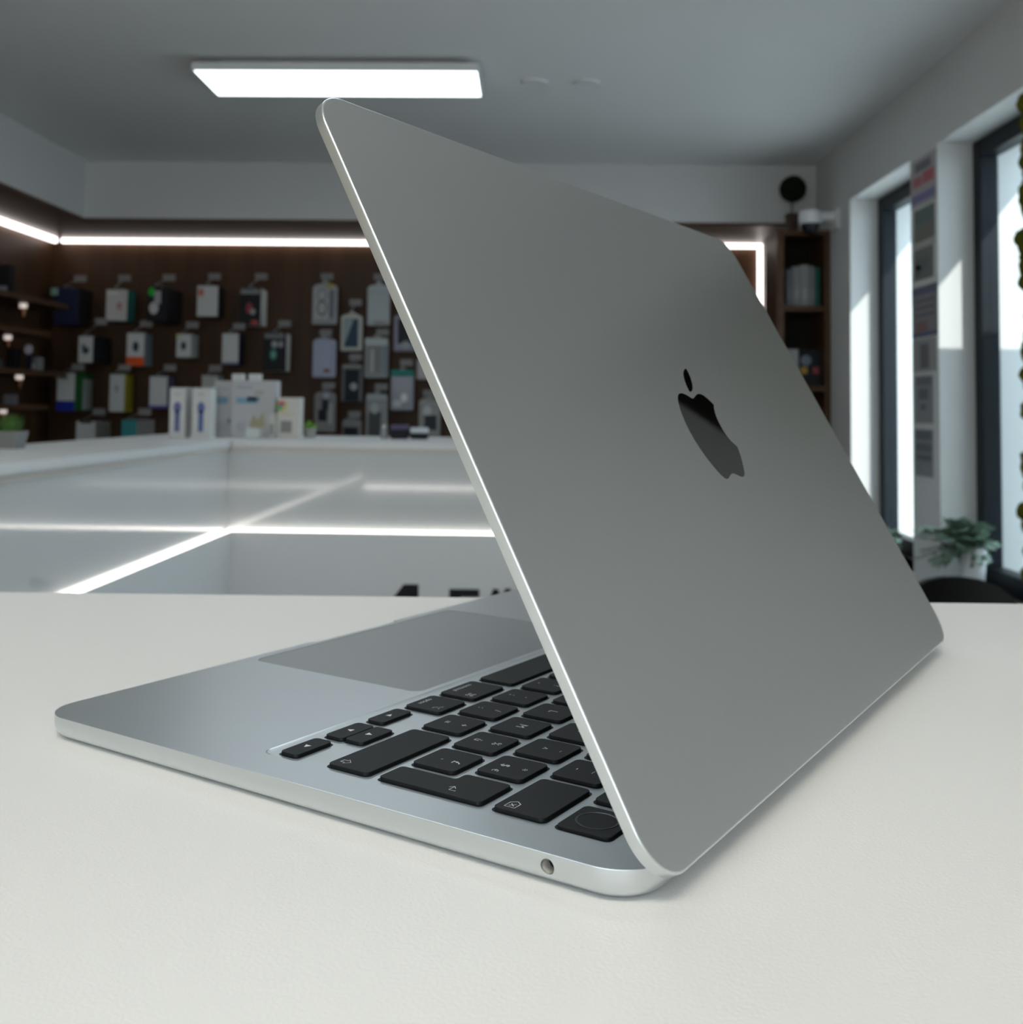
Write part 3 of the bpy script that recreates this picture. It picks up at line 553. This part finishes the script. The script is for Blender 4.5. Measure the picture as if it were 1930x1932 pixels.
stand('speaker', -2.425, 1.306, .05, .10, (.006, .006, .008), 'short black speaker on the third left shelf', 'speaker')
t = empty('smart_watch', (-2.352, 4.90, 1.306), 'dark watch with a pale round face on a stand, on the third left shelf', 'watch')
boxo('stand', -.014, 0, 0, .014, .05, .07, cmat((.012, .012, .025)), t, .003)
bm = bmesh.new(); poly_xz(bm, circ(-.002, .098, .017, .023), -.004, .01); finish('watch_face', bm, cmat((.55, .50, .58)), t)
boxo('strap', -.008, .002, .05, .006, .012, .085, cmat((.02, .02, .05)), t)
t = empty('round_speaker', (-2.316, 4.92, 1.306), 'small grey cylindrical speaker with a pale mark beside the watch', 'speaker')
bm = bmesh.new(); lathe(bm, [(.022, 0), (.026, .006), (.026, .054), (.022, .060), (.002, .060)], 24); finish('body', bm, cmat((.16, .16, .16)), t)
boxo('pale_mark', -.014, -.028, .005, -.004, -.02, .03, cmat((.38, .34, .35)), t)

# ================================================================== THE LAPTOP (modelled in millimetres: x right, y back, z up)
MM = .001
LAP = empty('laptop', (-.07626, .46918, CT), 'open silver laptop with black keys and a dark fruit emblem, on the white desk', 'laptop', None, math.radians(-121.73))
def mm(bm): bmesh.ops.scale(bm, vec=(MM, MM, MM), verts=bm.verts); return bm
X2, ZD = 152.05, 7.6
def base_loop(ins, z, r=13.0, rf=12.0):
    return [(x, y, z) for x, y in rr(-X2+ins, X2-ins, ins, 213.0-ins, r-ins, 14)]
bm = bmesh.new(); lp = [base_loop(.22, ZD), base_loop(.06, ZD-.06), base_loop(0, ZD-.22), base_loop(0, 5.2)]
for i in range(1, 11):
    a = PI/2*i/10; lp.append(base_loop(5.0*(1-math.cos(a)), 5.2-4.9*math.sin(a)))
loft(bm, lp); bmesh.ops.recalc_face_normals(bm, faces=bm.faces)
me = bpy.data.meshes.new('base'); bm.to_mesh(me); bm.free()
def rrz(x0, x1, y0, y1, r, z, n=8): return [(x, y, z) for x, y in rr(x0, x1, y0, y1, r, n)]
well = bmesh.new(); loft(well, [rrz(-138.6, 138.6, 89.2, 199.2, 3.0, 7.0), rrz(-139.5, 139.5, 87.4, 199.8, 3.6, 7.45), rrz(-139.7, 139.7, 87.0, 200, 3.8, 7.65), rrz(-139.7, 139.7, 87.0, 200, 3.8, 9)])
TP = (-63.4, 63.4, 5.06, 84.6)
slot = bmesh.new(); loft(slot, [rrz(TP[0]-.28, TP[1]+.28, TP[2]-.3, TP[3]+.12, 4.2, z) for z in (6.6, 9)])
notch = bmesh.new(); loft(notch, [[(x, -2, 9), (x, ye, 9), (x, ye, 7.62), (x, ye*.55, 6.9), (x, ye*.15, 5.9), (x, -.2, 4.6), (x, -2, 4.6)] for x, ye in ((-27.8, .4), (-27.3, 2.0), (-26.6, 2.35), (26.0, 2.35), (27.0, 1.8), (28.0, .3))])
jack = bmesh.new(); tube(jack, (156, 189.4, 4.7), (141, 189.4, 4.7), 1.75, 28)
me = boolean(me, [well, slot, notch, jack])
for v in me.vertices: v.co *= MM
finish_me('base', me, ALU, LAP, 25)
# bright sleeve of the headphone socket
bm = bmesh.new(); lps = []
for x, r in ((151.6, 1.74), (142, 1.74)):
    lps.append([(x, 189.4+r*math.cos(2*PI*i/28), 4.7+r*math.sin(2*PI*i/28)) for i in range(28)])
for x, r in ((142, 1.55), (151.6, 1.55)):
    lps.append([(x, 189.4+r*math.cos(2*PI*i/28), 4.7+r*math.sin(2*PI*i/28)) for i in range(28)])
loft(bm, lps, False); finish('headphone_socket', mm(bm), mat('socket_metal', (.52, .505, .47), .5), LAP)
bm = bmesh.new(); tube(bm, (148.6, 189.4, 4.7), (143, 189.4, 4.7), 1.54, 28); finish('socket_shade_plug', mm(bm), BLK, LAP)  # black plug stands in for the shaded depth of the socket
# trackpad
bm = bmesh.new(); loft(bm, [rrz(*TP, 4.0, 6.7), rrz(*TP, 4.0, 7.48), rrz(TP[0]+.1, TP[1]-.1, TP[2]+.1, TP[3]-.1, 3.9, 7.56)]); finish('trackpad', mm(bm), ALU_IN, LAP)
for sx in (-1, 1):
    for y in (18, 195):
        bm = bmesh.new(); lathe(bm, [(7, 0), (7.5, .1), (7.5, .6), (.1, .6)], 24, (sx*128, y, 0)); finish('rubber_foot', mm(bm), BLK, LAP)

# ---- keys: (x0, x1, row, legends), legends placed from the key centre
KZ0, KZ1 = 7.0, 8.0
ROWY = {0: (91.5, 105.8), 1: (109.6, 124.0), 2: (127.8, 142.2), 3: (145.9, 160.5), 4: (164.3, 179.2), 5: (182.7, 197.1)}
def T(s, x, y, size): return ('t', s, x, y, size)
def pair(lo, up): return [T(lo, 0, -2.9, 4.6), T(up, 0, 3.4, 4.6)]
def letter(c): return [T(c, 0, .2, 5.0)]
def st(lines, closed=(), w=.24): return ('s', lines, closed, w)
CMD = [[(-.55, -.55), (-.55, .55), (.55, .55), (.55, -.55)]]+[circ(sx*.98, sy*.98, .48, .48, 12) for sx in (-1, 1) for sy in (-1, 1)]
def shift(lines, dx, dy, k=1): return [[(a*k+dx, b*k+dy) for a, b in l] for l in lines]
ARROW = [[(0, 1.5), (1.5, 0), (.75, 0), (.75, -1.35), (-.75, -1.35), (-.75, 0), (-1.5, 0)]]
RET = [[(1.0, 1.5), (1.0, -.5), (-1.2, -.5)], [(-.5, .3), (-1.4, -.5), (-.5, -1.3)]]
ENT = [[(.2, -1.3), (1.5, -1.3), (1.5, 1.2), (-.7, 1.2)], [(.3, 2.2), (-.9, 1.2), (.3, .2)]]
ENT = [[(1.0, .9), (1.4, .9), (1.4, -.9), (-1.2, -.9)], [(-.2, .1), (-1.3, -.9), (-.2, -1.9)]]
DEL = [[(-2.2, 0), (-1.0, 1.5), (1.9, 1.5), (1.9, -1.5), (-1.0, -1.5)], [(-.3, .7), (1.1, -.7)], [(-.3, -.7), (1.1, .7)]]
OPT = [[(-1.6, 1.1), (-.7, 1.1), (.6, -1.1), (1.6, -1.1)], [(.5, 1.1), (1.6, 1.1)]]
TAB = [[(-1.6, 0), (1.4, 0)], [(.4, .9), (1.4, 0), (.4, -.9)], [(1.7, 1), (1.7, -1)]]
KEYS = []
def row(r, names, first, pitch=19.0, w=15.2):         # names from right to left, right edge of the rightmost = first
    for i, lg in enumerate(names): KEYS.append((first-i*pitch-w, first-i*pitch, r, lg))
row(1, [pair('=', '+'), pair(':', '/'), pair(';', '.'), pair(',', '?'), letter('N'), letter('B'), letter('V'), letter('C'), letter('X'), letter('W'), pair('<', '>')], 94.1)
KEYS += [(98.0, 136.5, 1, [st(shift(ARROW, 15.3, -3.6, 1.05), (0,))]), (-136.4, -114.9, 1, [st(shift(ARROW, -7, -3.2, 1.05), (0,))])]
row(2, [[T('`', 1, -2.6, 4.6), T('\u00a3', 1, 3.4, 4.6)], [T('\u00f9', 0, -3.0, 4.6), T('%', 0, 3.4, 4.4)], letter('M'), letter('L'), letter('K'), letter('J'), letter('H'), letter('G'), letter('F'), letter('D'), letter('S'), letter('Q')], 122.3)
KEYS += [(-136.4, -105.6, 2, [st([circ(-10, -3.5, .7, .7, 10)], (0,))])]
row(3, [[T('$', 0, -2.4, 4.4), T('\u20ac', 4.8, -2.6, 3.2), T('*', 0, 3.2, 4.6)], [T('^', 0, -1.6, 4.4), T('\u00a8', 0, 3.0, 4.6)], letter('P'), letter('O'), letter('I'), letter('U'), letter('Y'), letter('T'), letter('R'), letter('E'), letter('Z'), letter('A')], 117.5)
KEYS += [(-136.4, -110.5, 3, [st(shift(TAB, -8, -3.5))])]
row(4, [pair('-', '_'), pair(')', '\u00b0'), pair('\u00e0', '0'), pair('\u00e7', '9'), pair('!', '8'), pair('\u00e8', '7'), pair('\u00a7', '6'), pair('(', '5'), pair("'", '4'), pair('"', '3'), pair('\u00e9', '2'), pair('&', '1'), pair('@', '#')], 108.6, 19.12, 15.2)
KEYS += [(112.5, 136.7, 4, [st(shift(DEL, 8.2, -3.6), (0,))])]
row(5, [[T('F%d' % (12-i), 0, -4.2, 2.6)] for i in range(12)], 118.2, 18.9)
KEYS += [(-136.4, -109.0, 5, [T('esc', -7, -3.5, 3.0)])]
KEYS += [(64.4, 79.8, 0, [T('option', 0, -4.2, 3.0), st(shift(OPT, 3.3, 3.4))]),
         (41.1, 60.6, 0, [T('command', -.2, -4.2, 3.0), st(shift(CMD, 5.9, 3.4, .95), (0, 1, 2, 3, 4), .22)]),
         (-56.6, 36.5, 0, []),
         (-80.4, -61.0, 0, [T('command', .2, -4.2, 3.0), st(shift(CMD, 5.9, 3.4, .95), (0, 1, 2, 3, 4), .22)]),
         (-99.4, -84.2, 0, [T('option', 0, -4.2, 3.0), st(shift(OPT, 3.3, 3.4))]),
         (-118.4, -103.2, 0, [T('control', 0, -4.2, 2.8)]), (-136.4, -122.2, 0, [T('fn', 3.5, 3.4, 3.0)])]
def keycap(outline, zc=KZ1):
    """black cap with a thin softened top edge over a slightly larger dark hole plate"""
    bm = bmesh.new()
    def offs(d): 
        return [(x, y) for x, y in outline(d)]
    loft(bm, [[(x, y, z) for x, y in offs(d)] for d, z in ((.0, KZ0), (0, zc-.22), (.05, zc-.08), (.2, zc))])
    loft(bm, [[(x, y, z) for x, y in offs(d)] for d, z in ((-.55, KZ0-.05), (-.55, KZ0+.03))])
    return bm
def add_legends(k, lg, cx, cy, zc=KZ1):
    for e in lg:
        if e[0] == 't':
            m = text_mesh(e[1], e[4]*MM*.86, .000004, -.000018*e[4]*.2)
            for v in m.vertices: v.co += Vector(((cx+e[2])*MM, (cy+e[3])*MM, (zc+.008)*MM))
            finish_me('legend', m, LEG, k, 0)
        else:
            b = bmesh.new(); strokes(b, [[(cx+a, cy+c) for a, c in l] for l in e[1]], e[3], zc+.012, e[2])
            finish('legend', mm(b), LEG, k, 0)
for x0, x1, r, lg in KEYS:
    y0, y1 = ROWY[r]
    if r == 4 and x1 < 110: y1 = 178.9
    k = finish('key', mm(keycap(lambda d: rr(x0+d, x1-d, y0+d, y1-d, 1.7-d*.5, 6))), KEY, LAP, 40)
    add_legends(k, lg, (x0+x1)/2, (y0+y1)/2)
# return key (L shaped), half height arrows, fingerprint key
def enter_outline(d):
    a = [(126.2+d, 127.8+d), (136.5-d, 127.8+d), (136.5-d, 160.6-d), (121.5+d, 160.6-d), (121.5+d, 145.9+d), (126.2+d, 145.9+d)]
    out = []
    for i, p in enumerate(a):
        p0, p1 = Vector(a[i-1]), Vector(a[(i+1) % 6]); p = Vector(p); r = 1.6-d*.5
        u, w = (p0-p).normalized(), (p1-p).normalized()
        for s in range(7):
            q = s/6; A, B = p+u*r, p+w*r
            out.append(tuple(A*(1-q)**2+p*2*q*(1-q)+B*q*q))
    return out
k = finish('key', mm(keycap(enter_outline)), KEY, LAP, 40); add_legends(k, [st(shift(ENT, 132.3, 149.9))], 0, 0)
def tri(a, n): return n
for x0, x1, y0, y1, tr in ((121.5, 136.5, 91.5, 98.2, [(-.9, 1.05), (1.1, 0), (-.9, -1.05)]), (83.8, 98.9, 91.5, 98.2, [(.9, 1.05), (-1.1, 0), (.9, -1.05)]),
                           (102.7, 117.9, 91.5, 98.5, [(-1.05, .9), (0, -1.1), (1.05, .9)]), (102.7, 117.6, 98.9, 105.9, [(-1.05, -.9), (0, 1.1), (1.05, -.9)])):
    k = finish('key', mm(keycap(lambda d: rr(x0+d, x1-d, y0+d, y1-d, 1.5-d*.5, 6))), KEY, LAP, 40)
    b = bmesh.new(); cx, cy = (x0+x1)/2, (y0+y1)/2; b.faces.new([b.verts.new((cx+a, cy+c, KZ1+.012)) for a, c in tr]); finish('legend', mm(b), LEG, k, 0)
k = finish('key', mm(keycap(lambda d: rr(122.0+d, 137.4-d, 182.7+d, 197.1-d, 1.7-d*.5, 6), 7.75)), KEY, LAP, 40)
k['label'] = 'black fingerprint key with a round sensor'
b = bmesh.new(); n = 40; c = (129.6, 189.9)
loft(b, [[(c[0]+r*math.cos(2*PI*i/n), c[1]+r*math.sin(2*PI*i/n), z) for i in range(n)] for r, z in ((5.3, 7.70), (5.3, 7.86), (5.05, 7.90), (4.8, 7.80), (4.8, 7.70))], False)
finish('sensor_ring', mm(b), mat('sensor_ring_black', (.02, .022, .026), .3, 0, .6), k)

# ---- lid
TH = math.radians(60.703); YBt, ZBt, LH, LT = 217.14, 6.18, 213.1, 3.15
def lid(x, s, n): return (x, YBt-s*math.cos(TH)+n*math.sin(TH), ZBt+s*math.sin(TH)+n*math.cos(TH))
def lid_loop(ins, n, r=12.5): return [lid(x, s, n) for x, s in rr(-X2+ins, X2-ins, ins, LH-ins, r-ins, 16)]
bm = bmesh.new(); loft(bm, [lid_loop(.70, 0), lid_loop(.42, -.04), lid_loop(.20, -.16), lid_loop(.06, -.36), lid_loop(0, -.65), lid_loop(0, -LT+.3), lid_loop(.08, -LT+.08), lid_loop(.3, -LT)])
LIDO = finish('lid', mm(bm), ALU, LAP, 45)
bm = bmesh.new(); loft(bm, [[lid(x, s, n) for x, s in rr(-149.5, 149.5, 6, 210.5, 9, 10)] for n in (-LT-.06, -LT+.02)]); finish('screen', mm(bm), SCREEN, LIDO)
bm = bmesh.new(); tube(bm, (-112, 212.6, 4.9), (112, 212.6, 4.9), 1.5, 16); finish('hinge', mm(bm), BLK, LAP)
LEAF = [(-8.79, 132.3), (-9.1, 130.4), (-8.45, 128.06), (-7.3, 125.9), (-5.8, 124.19), (-3.95, 122.85), (-2.3, 122.25), (-.75, 122.1), (-.55, 122.9), (-.72, 124.65), (-1.35, 126.62), (-2.39, 128.45), (-3.82, 130.02), (-5.4, 131.14), (-7.26, 131.95)]
BODY = [(-.48, 119.35), (-2.4, 119.84), (-4.21, 120.55), (-6.27, 121.19), (-8.27, 121.47), (-10.2, 121.36), (-12.28, 120.8), (-14.32, 119.7), (-15.94, 118.45), (-17.5, 116.9), (-16.0, 115.6), (-14.87, 114.06), (-13.88, 112.1), (-13.35, 110.0), (-13.28, 107.61), (-13.67, 105.4), (-14.59, 103.3), (-16.2, 101.2), (-18.84, 99.3), (-18.55, 98.0), (-17.55, 95.6), (-15.95, 93.06), (-14.37, 90.8), (-12.75, 88.84), (-11.43, 87.9), (-9.92, 87.38), (-8.33, 87.24), (-6.7, 87.6), (-4.72, 88.32), (-2.91, 88.83), (-1.48, 89.02), (.08, 88.93), (1.65, 88.49), (3.5, 87.83), (5.1, 87.36), (6.58, 87.25), (7.9, 87.68), (9.58, 88.84), (11.3, 90.71), (13.11, 93.41), (14.85, 96.3), (16.11, 99.43), (17.07, 102.9), (17.42, 106.38), (17.22, 109.86), (16.5, 112.95), (15.5, 115.5), (14.4, 117.5), (13.3, 118.94), (12.0, 120.11), (10.36, 120.98), (8.38, 121.38), (6.46, 121.36), (4.15, 120.88), (2.28, 120.25), (.83, 119.55)]
E1 = None
for pts in (BODY, LEAF):
    bm = bmesh.new()
    for a, b in ((-.05, .012),):
        loft(bm, [[lid(x, s, n) for x, s in pts] for n in (a, b)])
    o = finish('emblem', mm(bm), BLKGLOSS, LIDO, 0); o['label'] = 'dark mirror finish fruit emblem piece'
bpy.context.view_layer.update()
